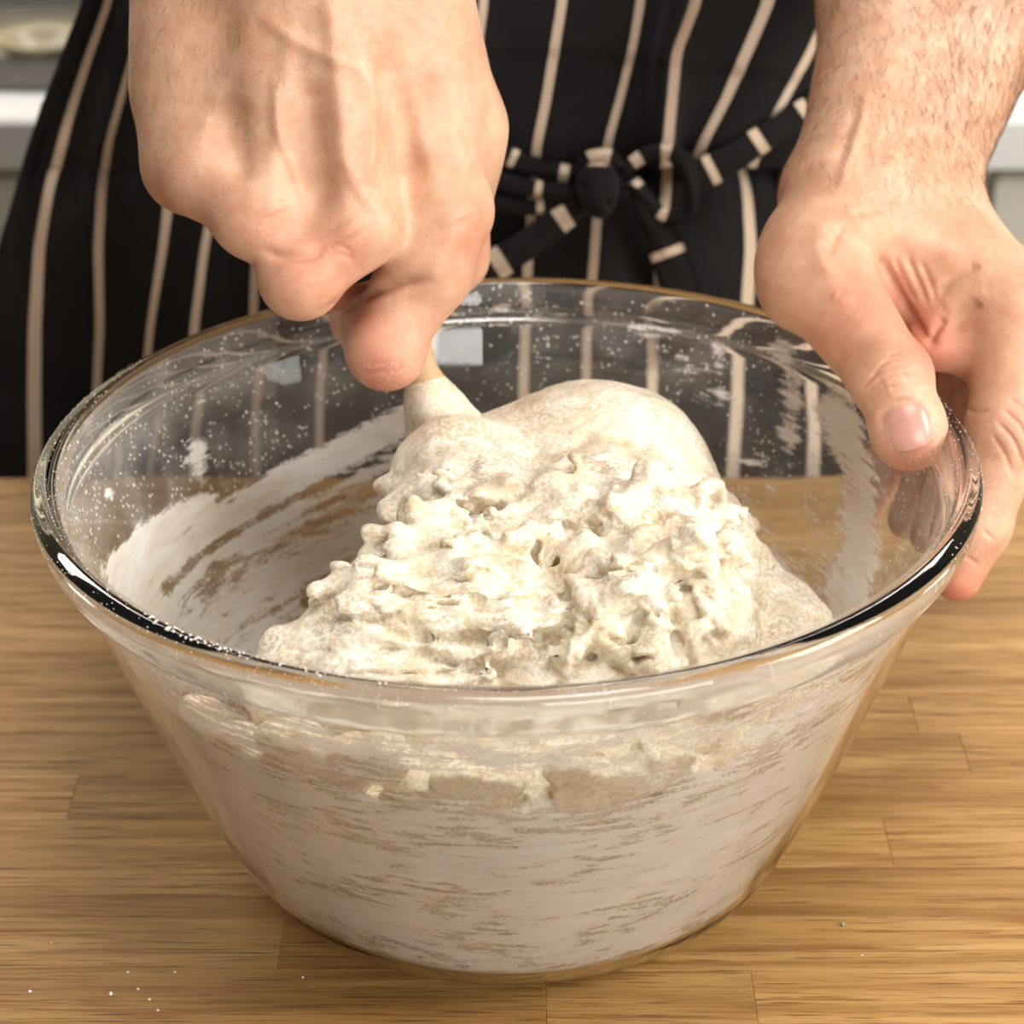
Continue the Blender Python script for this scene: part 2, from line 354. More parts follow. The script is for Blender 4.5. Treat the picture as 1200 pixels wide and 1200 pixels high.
# ------------------------------------------------------------------ room and back units
tag(box('floor', (-2.5, -2, -.95), (2.5, 2, -.9), FLOORM), kind='structure')
tag(box('wall_back', (-2.5, 1.5, -.9), (2.5, 1.6, 1.6), WALLM), kind='structure')
zb = -.03; yb = P(600, 140, 0)[1]
yb = (lambda d: CAM[1]+d[1]*(zb-CAM[2])/d[2])(ray(600, 140))
bw = box('worktop', (-1.8, yb, zb-.034), (1.8, 1.498, zb), WHITE, None, .003); tag(bw, 'white worktop along the wall behind the person in the apron', 'worktop')
xg = P(1158, 250, yb+.03)[0]
for i in (-2, -1, 0):
    a = xg+i*.5
    u = empty('base_unit', (a+.25, yb+.3, -.9))
    tag(u, ('blurred cream base unit left of the striped apron', 'cream base unit mostly hidden by the person, right edge beside the forearm', 'blurred cream base unit at the right edge beyond the dark gap')[i+2], 'cabinet', 'cream base units')
    box('carcass', (a, yb+.055, -.82), (a+.5, 1.49, zb-.0345), CAB, u); box('plinth', (a, yb+.1, -.9), (a+.5, 1.45, -.8202), STEEL, u)
    box('door', (a+.004, yb+.033, -.815), (a+.496, yb+.0545, zb-.052), CAB, u, .003)
# things on the back worktop
def stand(px, py): 
    d = ray(px, py); return CAM+d*((zb-CAM[2])/d[2])
q = stand(20, 112)
t_ = empty('baking_tray', (q[0]-.03, q[1]+.03, zb)); tag(t_, 'blurred grey steel baking tray on the back worktop at upper left', 'tray')
cx, cy = q[0]-.05, q[1]+.045
box('tray_base', (cx-.13, cy-.03, zb+.0005), (cx+.13, cy+.2, zb+.003), STEEL, t_)
for a in (((cx-.135, cy-.035, zb), (cx+.135, cy-.03, zb+.022)), ((cx-.135, cy+.2, zb), (cx+.135, cy+.205, zb+.022)), ((cx-.135, cy-.03, zb), (cx-.13, cy+.2, zb+.022)), ((cx+.13, cy-.03, zb), (cx+.135, cy+.2, zb+.022))): box('tray_side', a[0], a[1], STEEL, t_)
q2 = stand(52, 92)
bo = lathe('serving_bowl', [(r_*.62, z_*.75) for r_, z_ in ((0.001, .002), (.02, .002), (.022, .0), (.026, .004), (.045, .03), (.052, .034), (.05, .036), (.043, .031), (.024, .008), (.001, .006))], 40, CERAM, None, True, (q2[0], q2[1], zb+.0035))
tag(bo, 'small beige ceramic bowl standing on the grey steel tray, rim just left of the apron', 'bowl')
bd = box('chopping_board', (stand(1100, 60)[0], 1.2, zb), (stand(1100, 60)[0]+.4, 1.49, zb+.03), BOARD, None, .004); tag(bd, 'mustard wood board behind the hairy forearm at upper right', 'board')

# ------------------------------------------------------------------ bowl
def resample(p, n): 
    p = np.array(p); return spline(p, n)
OUT = [(.0, .0015), (.058, .0015), (.067, .0), (.0755, .001), (.0835, .0055), (.0898, .014), (.0955, .026), (.1040, .046), (.1132, .070), (.1222, .094), (.1288, .113), (.1330, .1245)]
INN = [(.1302, .1255), (.1260, .113), (.1194, .094), (.1104, .070), (.1012, .046), (.0926, .0260), (.0868, .0142), (.0795, .0060), (.069, .0030), (.04, .0026), (.0, .0026)]
def se(a, n=.72): c_, s_ = math.cos(a), math.sin(a); return math.copysign(abs(c_)**n, c_), math.copysign(abs(s_)**n, s_)
def lipp(a, k=1.): u, v = se(a); u *= .0043*k; v *= .0074*k; cb, sb = math.cos(.33), math.sin(.33); return .1352+u*cb+v*sb, .1326-u*sb+v*cb
lip = [lipp(a) for a in np.radians(np.linspace(-78, 188, 44))]
bowl = empty('mixing_bowl', (0, 0, 0)); bowl.rotation_euler.y = -.0125; bowl.location.z = .00112
tag(bowl, 'large clear glass mixing bowl with a thick rolled rim, smeared with flour', 'bowl')
prof = [(r, z) for r, z in spline(OUT, 60)]+lip+[(r, z) for r, z in spline(INN, 60)]
prof = [(max(r, .0002), z) for r, z in prof]
lathe('glass_body', prof, 360, GLASS, bowl)
inn = spline(INN, 400)
def rin(z): return np.interp(z, inn[::-1, 1], inn[::-1, 0])

# flour film on the inner wall
nt, nz_ = 900, 190
pr = spline([(.1330, .1385), (.1316, .1345)]+[(r, z) for r, z in INN[:-1]], nz_); dn = np.gradient(pr, axis=0); nrm = np.stack([dn[:, 1], -dn[:, 0]], 1); nrm /= np.linalg.norm(nrm, axis=1)[:, None]
pr2 = pr+nrm*.0005*np.sign(-nrm[:, :1]) if False else np.stack([pr[:, 0]-.0006, pr[:, 1]+.0004], 1)
th = np.linspace(0, 2*np.pi, nt, endpoint=False)
V = np.stack([np.outer(np.cos(th), pr2[:, 0]), np.outer(np.sin(th), pr2[:, 0]), np.outer(np.ones(nt), pr2[:, 1])], -1).reshape(-1, 3)
uv = proj(V); R_ = np.hypot(V[:, 0], V[:, 1]); T_ = np.arctan2(V[:, 1], V[:, 0]); 
# facing: outward normal towards camera => seen through the front wall
frontness = -((V-CAM)[:, :2]*np.stack([np.cos(T_), np.sin(T_)], 1)).sum(1)/np.linalg.norm(V-CAM, axis=1)-.12
back = frontness < .10; front = ~back
cov = np.zeros(len(V)); dots = np.zeros(len(V))
def stroke(pts, w, amt, mask, soft=.5):
    p = np.array(pts, float); best = np.full(len(V), 1e9)
    for a, b in zip(p[:-1], p[1:]):
        ab = b-a; t = np.clip(((uv-a)@ab)/(ab@ab), 0, 1); best = np.minimum(best, np.linalg.norm(uv-a-t[:, None]*ab, axis=1))
    s = amt*np.clip((w*(1+soft)-best)/(2*w*soft+1e-6), 0, 1); np.copyto(cov, np.maximum(cov, s), where=mask)
B = back
stroke([(150, 670), (175, 700), (200, 735)], 26, 1.1, B); stroke([(150, 655), (200, 615), (245, 590)], 20, 1.1, B); stroke([(160, 690), (230, 625), (330, 565), (430, 515), (500, 480)], 17, 1.1, B)
stroke([(180, 730), (250, 650), (340, 600), (420, 560), (500, 530)], 8, .95, B, .6); stroke([(240, 600), (290, 590)], 20, .9, B)
stroke([(210, 760), (300, 690), (400, 640), (470, 610)], 38, .85, B, .6); stroke([(260, 770), (350, 720)], 25, .7, B); stroke([(290, 640), (380, 600), (480, 570)], 8, .75, B, .8)
stroke([(400, 600), (430, 550), (480, 520)], 25, .6, B, .9)
stroke([(235, 520), (240, 560)], 12, .7, B, .9); stroke([(130, 570), (135, 580)], 6, .6, B, .9)
stroke([(770, 400), (800, 420), (830, 450)], 25, .48, B, .9); stroke([(845, 400), (850, 470)], 10, .55, B, .8); stroke([(920, 410), (935, 450), (930, 520)], 14, .72, B, .7)
stroke([(745, 385), (800, 392)], 6, .5, B, .8)
stroke([(985, 485), (1000, 540), (1012, 590), (1010, 660), (985, 720)], 24, .95, B, .6); stroke([(950, 590), (970, 640), (960, 700)], 14, .55, B, .9); stroke([(1000, 670), (990, 740)], 30, .9, B)
stroke([(860, 540), (900, 545)], 6, .6, B, .9); stroke([(840, 620), (900, 680), (960, 730)], 46, .72, B, .9); stroke([(905, 575), (915, 585)], 5, .7, B)
stroke([(600, 370), (640, 440)], 30, .28, B, .9); stroke([(230, 420), (240, 470)], 12, .35, B, .9)
z = V[:, 2]; dots[B] = .5+.3*(uv[B][:, 0] < 330)
# rim sparkle dust, lower left of the opening
m = B & (z > .116); dots[m] = np.where(uv[m][:, 0] < 300, .95, .7)
# front wall, seen from outside through the glass
f = front; ang = np.degrees(T_)
c = np.where(z < .004, .66, np.where(z < .016, .58+(z-.004)/.012*.27, .85)); c = np.where(z > .104, .85-np.clip((z-.104)/.02, 0, 1)*.38, c)
c = c-np.where(z < .034, .28*np.clip((np.abs(ang+90)-22)/40, 0, 1)*(1-z/.034), 0)
low = np.exp(-((z-.085)/.014)**2)*np.clip(1-np.abs(ang+88)/48, 0, 1)
c = c-.75*np.exp(-((z-.101)/.0085)**2)*np.clip(1-np.abs(ang+85)/60, 0, 1)-.12*low
w_ = np.clip((frontness-.10)/.1, 0, 1); cov[f] = c[f]*1.0; dots[f] = .25
ZZ = fbm(np.stack([T_*4, z*120, z*0], -1), 3, 5); cov[f] -= .9*np.clip(ZZ[f]-.55, 0, 1)*(z[f] < .085)
cov[f & (z > .1265)] = .05; veil = np.where(f, .42*np.clip((z-.118)/.008, 0, 1), .03+.10*np.clip((z-.112)/.01, 0, 1)*(uv[:, 0] < 330))
i, j = np.meshgrid(np.arange(nt), np.arange(nz_-1), indexing='ij'); i2 = (i+1) % nt
Fq = np.stack([i*nz_+j, i2*nz_+j, i2*nz_+j+1, i*nz_+j+1], -1).reshape(-1, 4)
film = mesh('flour_coating', V, Fq, FILM, bowl)
attr(film, 'cover', np.clip(cov, 0, 1.2)); attr(film, 'dots', dots); attr(film, 'veil', veil); attr(film, 'theta', np.abs(T_)*.11*1.0); attr(film, 'height', z)
tag(film, 'dry flour smeared over the inside of the glass')

# ------------------------------------------------------------------ dough
def build_dough():
    g = SDF((-.125, -.125, .003), (.125, .115, .175), .0011 if not QUICK else .002)
    def E(px, py, Y, rx, ry_, rz, k=.012): g.ell(P(px, py, Y), (rx, ry_, rz), k)
    g.ell((.018, -.03, .035), (.085, .098, .052), .01)
    g.ell((.012, -.074, .060), (.068, .056, .044), .012)
    E(540, 735, -.055, .042, .026, .024); E(480, 770, -.065, .03, .02, .018); E(590, 690, -.03, .030, .022, .02, .006)
    E(755, 745, -.05, .034, .026, .026, .004); E(700, 640, -.005, .035, .03, .026, .006); E(800, 690, -.02, .024, .024, .02, .006)
    E(555, 610, .0, .024, .02, .02, .004); E(610, 610, .0, .012, .014, .018, .003)
    E(705, 535, .04, .028, .03, .021, .012); E(640, 570, .04, .040, .034, .022, .014); E(590, 560, .03, .026, .022, .012, .01); E(540, 570, .02, .02, .02, .022, .01)
    E(770, 590, .04, .020, .03, .026, .014); E(820, 660, .02, .022, .03, .018, .01); E(895, 745, -.01, .022, .03, .012, .01)
    r = np.random.default_rng(8)
    for i in range(46):
        a_ = math.radians(r.uniform(-138, -38)); z_ = r.uniform(.080, .106); R0 = float(rin(z_))-.004
        g.ell((R0*math.cos(a_), R0*math.sin(a_), z_), (r.uniform(.005, .010), .006, r.uniform(.005, .011)), .0015)
    E(338, 768, -.07, .0068, .008, .0085, .0015); E(368, 762, -.068, .0078, .008, .0095, .0015); E(335, 792, -.075, .011, .010, .006, .002); E(375, 800, -.075, .018, .014, .010, .004); E(420, 790, -.07, .022, .015, .012, .006)
    g.ell((.0, .0, .06), (.05, .06, .04), .02)
    g.cone(P(655, 660, -.055), P(668, 800, -.095), .004, .004, .010, True); g.cone(P(420, 650, -.03), P(640, 655, -.045), .003, .003, .008, True)
    # shaggy scraps and flaps on the surface
    r = np.random.default_rng(11)
    for i in range(380):
        px, py = r.uniform(400, 860), r.uniform(560, 810)
        if i > 335: px, py = r.uniform(330, 900), r.uniform(780, 815)
        if px < 650 and py > 640 and r.random() < .7: continue
        # march the camera ray to the surface
        d = ray(px, py); d = d/np.linalg.norm(d); t0 = .5; hit = None
        for s in range(400):
            p = CAM+d*(t0+s*.001); q = ((p-g.lo)/g.h).astype(int)
            if (q < 0).any() or (q >= g.n).any(): continue
            if g.d[tuple(q)] < .0003: hit = p; break
        if hit is None: continue
        L = r.uniform(.002, .0085); a = r.uniform(0, 6.28) if px > 640 else r.normal(0, .5); rr = r.uniform(.0008, .0020)*(1.3 if px > 640 else 1)
        v = np.array([math.cos(a), math.sin(a)*.7, r.normal(0, .35)])*L
        g.cone(hit-v, hit+v, rr, rr*r.uniform(.4, 1), .0025 if r.random() < .5 else .005)
        if r.random() < .12:
            v2 = v+np.array([r.normal(0, .002), -.001, r.normal(0, .002)]); o = hit+np.array([0, -.001, -rr*1.6]); g.cone(o-v2, o+v2, .0007, .0004, .0012, True)
    # press marks: deep folds
    for pts in ([(440, 690), (520, 706), (600, 712), (660, 716)], [(430, 730), (520, 752), (600, 757), (650, 750)], [(480, 772), (560, 780), (640, 770)], [(665, 620), (655, 670), (668, 720), (655, 780)], [(500, 640), (560, 645), (620, 652), (655, 690)], [(700, 680), (760, 670), (820, 690)], [(560, 600), (590, 640)]):
        hp = []
        for px, py in spline(pts, 9):
            d = ray(px, py); d = d/np.linalg.norm(d)
            for s in range(400):
                p = CAM+d*(.5+s*.001); q = ((p-g.lo)/g.h).astype(int)
                if (q < 0).any() or (q >= g.n).any(): continue
                if g.d[tuple(q)] < .0003: hp.append(p); break
        for a, b in zip(hp[:-1], hp[1:]): g.cone(a, b, .0013, .0013, .003, True)
    idx = np.argwhere(np.abs(g.d) < .012); p = g.lo+idx*g.h
    w = fbm(p*60, 2, 3)[:, None]*.02; q = p+w
    rid = 1-np.abs(2*fbm(q*np.array([24, 70, 210]), 3, 9)-1)       # sheared layers
    lump = 1-np.abs(2*fbm(q*np.array([120, 120, 140]), 2, 21)-1); fine = fbm(q*np.array([260, 420, 520]), 2, 31)
    U = proj(p); smooth = np.clip((p[:, 1]+.005)/.03, 0, 1)*np.clip((600-U[:, 1])/80, 0, 1); rgt = np.clip((U[:, 0]-640)/60, 0, 1)
    disp = (rid-.75)*.0048*(1-.5*rgt)+(lump-.75)*(.0018+.0045*rgt)+(fine-.5)*.002
    disp = np.maximum(disp, -.0022)*(1-.7*smooth)
    g.d[idx[:, 0], idx[:, 1], idx[:, 2]] -= disp.astype(np.float32)
    e = np.clip(g.d, -.004, .004)
    for ax_ in range(3): e = (np.roll(e, 1, ax_)+np.roll(e, -1, ax_)+2*e)/4
    g.d = np.maximum(np.minimum(e, g.d+.0008), g.d-.0006).astype(np.float32)
    # keep inside the glass
    X, Y, Z = g.ax[0][:, None, None], g.ax[1][None, :, None], g.ax[2][None, None, :]
    wall = np.hypot(X, Y)-rin(np.clip(Z, .0056, .14))+.0012+(Z > .1235)*(-.002)
    g.d = np.maximum(g.d, np.maximum(wall, .0066-Z)).astype(np.float32)
    V, Q = g.net()
    # worked-in strands: flow lines pressed into and raised from the folds
    r = np.random.default_rng(21); marks = []
    for i in range(120):
        if i < 70:    # left lobe, long strands running across
            x, y = r.uniform(380, 640), r.uniform(655, 805); L = r.uniform(30, 120); sag = r.uniform(-6, 14)
            pts = [(x-L/2, y-sag*.3+r.normal(0, 3)), (x, y+sag*.6), (x+L/2, y+r.normal(0, 4)+(x-520)*.02)]
        else:         # right lobe, short crumpled strands
            x, y = r.uniform(660, 850), r.uniform(600, 800); L = r.uniform(12, 45); a = r.normal(.55, .5)
            pts = [(x-L/2*math.cos(a), y-L/2*math.sin(a)), (x+r.normal(0, 3), y+r.normal(0, 3)), (x+L/2*math.cos(a), y+L/2*math.sin(a))]
        marks.append((pts, r.uniform(2.2, 5.5), r.choice([-1, -1, 1])*r.uniform(.0006, .0017)))
    marks += [([(400, 690), (470, 694), (560, 702), (650, 712)], 4, -.0014), ([(440, 738), (520, 752), (600, 757), (655, 748)], 5, -.0022), ([(430, 745), (500, 760), (560, 764)], 4, .001), ([(500, 775), (570, 785), (650, 775)], 5, -.0022),
              ([(670, 610), (650, 650), (665, 690), (672, 730), (655, 790)], 6, -.003), ([(500, 640), (560, 646), (620, 655), (660, 690)], 4, -.0018), ([(690, 690), (760, 672), (830, 700)], 5, -.002), ([(700, 740), (760, 725), (830, 745)], 4, -.0015), ([(520, 560), (560, 590), (600, 640)], 5, -.002)]
    return sculpt(V, g.nrm(V), marks), Q
V, Q = build_dough()
dough = mesh('dough', V, Q, DOUGH); dough.rotation_euler.y = -.0125; dough.location.z = .00112; attr(dough, 'dry', np.clip(1.3*fbm(V*120, 2, 4), 0, 1))
tag(dough, 'shaggy cream-white dough heaped inside the glass bowl', 'dough')

# ------------------------------------------------------------------ wooden spoon, caked with dough
s0, s1, s2 = P(405, 120, .075), P(492, 436, .052), P(575, 560, .045)
sp = empty('wooden_spoon', tuple(s2)); tag(sp, 'wooden mixing spoon caked in dough, gripped by the stirring fist', 'spoon')
ax = (s2-s0)/np.linalg.norm(s2-s0)
Vs, Fs = tube([s0-ax*.03, s0, s1, s2], [.0055, .006, .006, .0065], 20); mesh('handle', Vs, Fs, SPOON, sp)
g = SDF(np.minimum(s1, s2)-.04, np.maximum(s1, s2)+.045, .001)
g.chain([s1+ax*.006, s1+ax*.012, s2], [.0062, .0085, .014], .006); g.ell(s2+ax*.01, (.02, .014, .02), .01)
r = np.random.default_rng(3)
for i in range(60):
    t = r.random()**.7; p = s1+ax*.012+(s2-s1)*t*.95+r.normal(0, .0035+.004*t, 3); g.ell(p, r.uniform(.002, .0055, 3), .003)
V, Q = g.net(); cl = mesh('dough_clump', V, Q, DOUGH, sp); attr(cl, 'dry', np.full(len(V), .6)); tag(cl, 'cream dough stuck along the lower handle')

# ------------------------------------------------------------------ person
per = empty('person', (-.03, .42, -.9)); tag(per, 'person in a black apron with white pinstripes, one hand stirring, one holding the bowl', 'person')
RED = []
def hand_left():
    g = SDF(P(1000, 700, .0)*[0, 0, 0]+[.055, -.02, .04], (.33, .34, .40), .0009 if not QUICK else .002)
    # forearm, wrist (two bones side by side for the flat oval)
    el = P(1230, -330, .27)
    wa, wb = P(1000, 215, .10), P(1078, 205, .115); fa, fb = P(1065, -20, .17), P(1150, -20, .175)
    g.cone(wa, fa, .0195, .027, .01); g.cone(wb, fb, .0185, .028, .02); g.cone(fa, el+[-.01, 0, 0], .027, .036, .02); g.cone(fb, el+[.01, 0, 0], .028, .036, .02)
    # thumb
    t0, t1, t2, t3 = P(985, 235, .090), P(962, 328, .062), P(1042, 440, .026), P(1069, 512, .013)
    g.chain([t0, t1], [.018, .0165], .012); g.cone(t1, t2, .0163, .0118, .006); g.cone(t2, t3, .0122, .0098, .004); g.ell(P(930, 312, .072), (.011, .013, .018), .012)
    g.ell(t2+[0, -.003, .001], (.0122, .012, .010), .004); g.ell(P(1064, 502, .015), (.0116, .0105, .0125), .004)
    # index metacarpal + finger
    i0, i1, i2, i3, i4 = P(1080, 255, .105), P(1188, 372, .062), P(1181, 505, .040), P(1148, 618, .028), P(1122, 676, .022)
    g.cone(i0, i1, .018, .0150, .016); g.cone(i1, i2, .0150, .0118, .006); g.cone(i2, i3, .0122, .0093, .004); g.cone(i3, i4, .0096, .0078, .004)
    g.ell(i2, (.0128, .0125, .0125), .004)
    # other fingers, further back along the outside wall
    for k, (dx, dy, dY, rr, l) in enumerate(((0, -22, .026, .0112, 1), (-10, -40, .05, .0108, .96), (-28, -52, .072, .0095, .85))):
        a, b = P(1178+dx, 350+dy*.6, .075+dY), P(1165+dx*2.4, 480+dy, .050+dY); c_, d_ = P(1135+dx*3.0, 590+dy, .036+dY), P(1106+dx*3.0, 650+dy, .030+dY)
        for q_ in (b, c_, d_):
            R0 = np.hypot(q_[0], q_[1]); need = .1365+rr if q_[2] > .11 else .1285+rr
            if R0 < need: q_[:2] *= need/R0
        g.cone(P(1090+dx, 262, .115+dY*.6), a, .016, rr*1.15, .014); g.cone(a, b, rr*1.12, rr, .005); g.cone(b, c_, rr, rr*.86, .004); g.cone(c_, d_, rr*.86, rr*.72, .004)
    # palm and web
    g.cone(P(1000, 250, .105), P(1110, 330, .095), .019, .017, .018); g.cone(P(1040, 262, .092), P(1125, 335, .078), .016, .013, .014)
    g.cone(P(1000, 330, .085), P(1085, 345, .085), .013, .012, .012); g.cone(P(1120, 350, .074), P(1096, 404, .060), .011, .0075, .008); g.cone(P(1110, 400, .064), P(1150, 410, .062), .009, .010, .006)
    # seat for the nail
    V, Q = g.net(); V, Q = subdivide(V, Q)
    for _ in range(2): V = V-g.nrm(V)*g.tri(g.d, V)[:, None]
    N = g.nrm(V)
    V = sculpt(V, N, [
        ([(1028, 292), (1046, 328), (1068, 374), (1092, 402)], 7, -.0022), ([(1090, 404), (1096, 388), (1108, 372)], 6, -.0018),
        ([(1010, 456), (1030, 436), (1060, 430)], 2.6, -.0006), ([(1013, 464), (1036, 446), (1070, 438)], 2.6, -.0007), ([(1020, 442), (1038, 424), (1056, 421)], 2.4, -.0005), ([(1016, 472), (1034, 456), (1052, 452)], 2.4, -.0004), ([(1040, 416), (1056, 412)], 2.4, -.0004),
        ([(1035, 452), (1060, 440)], 12, .0007),
        ([(1033, 506), (1034, 486), (1050, 472), (1070, 471), (1088, 480), (1094, 496)], 4, -.0005), ([(1028, 510), (1028, 484), (1048, 465), (1074, 464), (1096, 478)], 6, .0003),
        ([(1184, 468), (1200, 478)], 3, -.0006), ([(1178, 482), (1194, 496), (1206, 520)], 3, -.0007), ([(1170, 496), (1188, 516), (1200, 546)], 3, -.0007), ([(1162, 508), (1178, 534), (1186, 556)], 3, -.0005),
        ([(1126, 474), (1140, 482), (1158, 480)], 3, -.0006), ([(1064, 302), (1076, 330), (1086, 356)], 4, -.0008), ([(1080, 308), (1090, 332), (1096, 352)], 4, -.0007), ([(1048, 300), (1060, 330), (1074, 356)], 4, -.0006),
        ([(1118, 392), (1126, 374), (1148, 352)], 8, -.0018), ([(1098, 348), (1116, 326), (1148, 308)], 7, -.0012), ([(1104, 362), (1130, 348), (1160, 345)], 9, .0008),
        ([(1132, 652), (1146, 662)], 2.5, -.0004), ([(1152, 622), (1164, 632)], 2.5, -.0004),
        ([(968, 262), (960, 290), (975, 325)], 12, .0008), ([(990, 262), (978, 282), (972, 300)], 5, -.0006), ([(1010, 262), (1070, 280), (1130, 305)], 16, .0010), ([(1018, 110), (1000, 170), (985, 225)], 8, .0010), ([(1005, 130), (985, 190)], 8, -.0008),
        ([(1090, 40), (1072, 120), (1050, 190)], 7, .0008), ([(1040, 60), (1034, 130), (1020, 200)], 9, .0006), ([(975, 345), (985, 350), (1000, 346)], 8, .0006), ([(960, 235), (1000, 250), (1050, 240)], 5, -.0005)])
    return V, Q, (t2, t3), (el, fa, fb, wa, wb), g
LV, LQ, (t2, t3), fore, GL = hand_left()

def hand_right():
    g = SDF((-.30, -.05, .09), (.05, .30, .42), .0009 if not QUICK else .002)
    Y0 = .035
    def Q_(px, py, dy): return P(px, py, Y0+dy)
    el = P(60, -520, .27)
    wl, wr = Q_(290, -85, .045), Q_(415, -95, .045)
    g.cone(wl, el+[-.01, 0, 0], .025, .036, .02); g.cone(wr, el+[.012, 0, 0], .024, .036, .02); g.cone(wl, wr, .024, .023, .02)
    mc = dict(i=(522, 243, .020, .0128), m=(418, 262, .0, .0128), r=(318, 248, .003, .0122), p=(228, 196, .018, .0118))
    base = dict(i=(455, -60, .04), m=(390, -70, .03), r=(330, -70, .033), p=(275, -60, .045))
    for k in 'imrp':
        x, y, dy, rr = mc[k]; g.cone(Q_(*base[k]), Q_(x, y, dy), .018, rr, .012)
    g.cone(Q_(225, 60, .03), Q_(222, 190, .028), .014, .012, .014)                    # edge of the hand under the little finger
    g.cone(Q_(215, -30, .05), Q_(214, 100, .035), .016, .014, .014)
    g.cone(Q_(460, 20, .045), Q_(520, 200, .045), .021, .014, .014); g.cone(Q_(350, 0, .06), Q_(400, 200, .05), .024, .018, .02)  # palm
    # thumb base bulges on the right, thumb closes round the handle behind the index
    g.cone(Q_(480, 10, .05), Q_(532, 150, .05), .019, .0155, .01); g.cone(Q_(532, 150, .05), Q_(528, 300, .055), .015, .012, .008); g.cone(Q_(528, 300, .055), Q_(468, 372, .05), .0115, .0095, .005)
    # fingers
    def fin(a, b, c_, d_, ra, rb, k=.005): g.cone(a, b, ra, rb, k); g.cone(b, c_, rb, rb*.88, .004); g.cone(c_, d_, rb*.88, rb*.75, .004); g.ell(b, (rb*1.07,)*3, .003)
    fin(Q_(522, 243, .018), Q_(452, 410, .0), Q_(425, 372, .03), Q_(470, 345, .045), .0132, .0112)
    fin(Q_(418, 264, .0), Q_(352, 326, -.012), Q_(356, 290, .025), Q_(410, 270, .05), .0132, .0112)
    fin(Q_(318, 246, .003), Q_(296, 254, -.004), Q_(310, 240, .018), Q_(350, 230, .05), .0120, .0108, .011)
    fin(Q_(226, 190, .018), Q_(240, 208, .010), Q_(262, 212, .03), Q_(300, 200, .05), .0115, .0100, .012)
    g.cone(Q_(238, 196, .008), Q_(310, 240, .0), .0095, .0100, .010)
    g.cone(Q_(522, 252, .014), Q_(505, 300, .008), .0135, .0125, .006); g.cone(Q_(505, 320, .012), Q_(450, 380, .016), .012, .010, .008)
    V, Q = g.net(); N = g.nrm(V)
    V = sculpt(V, N, [
        ([(404, 250), (402, 160), (392, 60), (385, -20)], 12, .0012), ([(318, 232), (328, 130), (345, 20)], 11, .0009), ([(512, 222), (480, 110), (450, 10)], 14, .0012), ([(232, 175), (262, 90), (300, 10)], 12, .0007),
        ([(300, 10), (330, 36), (380, 64), (425, 84), (452, 130), (462, 160)], 9, .0009), ([(322, 90), (326, 150), (345, 200), (360, 240)], 6, .0008), ([(404, 180), (422, 225), (446, 250)], 7, .0009), ([(436, 110), (440, 160), (430, 210)], 6, .0007),
        ([(450, 60), (464, 140), (474, 230)], 20, -.0026), ([(362, 90), (368, 170), (374, 235)], 17, -.0022), ([(275, 110), (278, 170), (284, 215)], 17, -.0020),
        ([(404, 262), (412, 276)], 22, .0016), ([(524, 246), (532, 262)], 22, .0012), ([(318, 240), (322, 250)], 18, .0012),
        ([(382, 294), (398, 288), (414, 296)], 3, -.0006), ([(384, 303), (400, 298), (416, 306)], 3, -.0006), ([(308, 294), (330, 300), (362, 300), (386, 292)], 6, -.0014),
        ([(380, 366), (402, 358), (424, 345), (465, 334), (500, 330)], 7, -.0025), ([(425, 438), (455, 434)], 3, -.0006), ([(430, 428), (456, 424)], 3, -.0005), ([(538, 260), (520, 300), (505, 330)], 12, .0008)])
    return V, Q, el, g
RV, RQ, elr, GR = hand_right()

def coarse_body():
    g = SDF((-.40, .20, -.92), (.40, .62, .80), .009)
    c = np.array([-.03, .42, 0])
    g.ell(c+[0, 0, .0], (.165, .10, .17), .05); g.ell(c+[0, .0, .18], (.15, .095, .2), .06); g.ell(c+[0, .01, .38], (.18, .105, .18), .06)
    g.cone(c+[-.15, .02, .47], c+[.15, .02, .47], .055, .055, .04); g.cone(c+[0, .02, .5], c+[0, .01, .62], .055, .052, .03)
    g.ell(c+[0, -.01, .70], (.075, .09, .10), .02)
    sl_, sr_ = c+[-.19, .02, .46], c+[.19, .02, .46]
    g.cone(sl_, elr+[0, .01, .0], .048, .038, .03); g.cone(sr_, fore[0]+[.0, .01, 0], .048, .038, .03)
    for s in (-1, 1):
        hp = c+[s*.085, .0, -.1]; kn = c+[s*.09, -.01, -.47]; an = c+[s*.09, .02, -.82]
        g.cone(hp, kn, .082, .055, .03); g.cone(kn, an, .052, .036, .02); g.cone(an+[0, 0, -.03], an+[0, -.14, -.045], .035, .028, .02)
    return g.net()+(c, sl_, sr_)
CV, CQ, cc, shl, shr = coarse_body()
V = np.concatenate([LV, RV, CV]); Q = np.concatenate([LQ, RQ+len(LV), CQ+len(LV)+len(RV)])
body = mesh('body', V, Q, SKIN, per)
U = proj(V); red = np.zeros(len(V)); fl = np.zeros(len(V)); nl, nr = len(LV), len(LV)+len(RV)
def blot(px, py, s, a, lo, hi):
    d = np.hypot(U[lo:hi, 0]-px, U[lo:hi, 1]-py); red[lo:hi] += a*np.exp(-(d/s)**2)
for b_ in ((1070, 540, 40, .8), (1060, 495, 30, .35), (985, 340, 45, .45), (1040, 440, 35, .35), (1100, 410, 32, 1.0), (1085, 385, 25, .7), (1125, 680, 40, .8), (1110, 700, 30, .6), (1030, 350, 40, .35), (1195, 500, 40, .45), (1165, 380, 50, .25), (1060, 350, 40, .4), (960, 400, 40, .5), (1030, 185, 14, .5)): blot(*b_, 0, nl)
for b_ in ((400, 290, 38, .6), (540, 290, 40, .5), (440, 440, 40, .9), (345, 340, 45, .5), (230, 240, 50, .35), (320, 270, 40, .45), (420, 370, 30, .7), (480, 400, 40, .35), (410, 355, 18, .8)): blot(*b_, nl, nr)
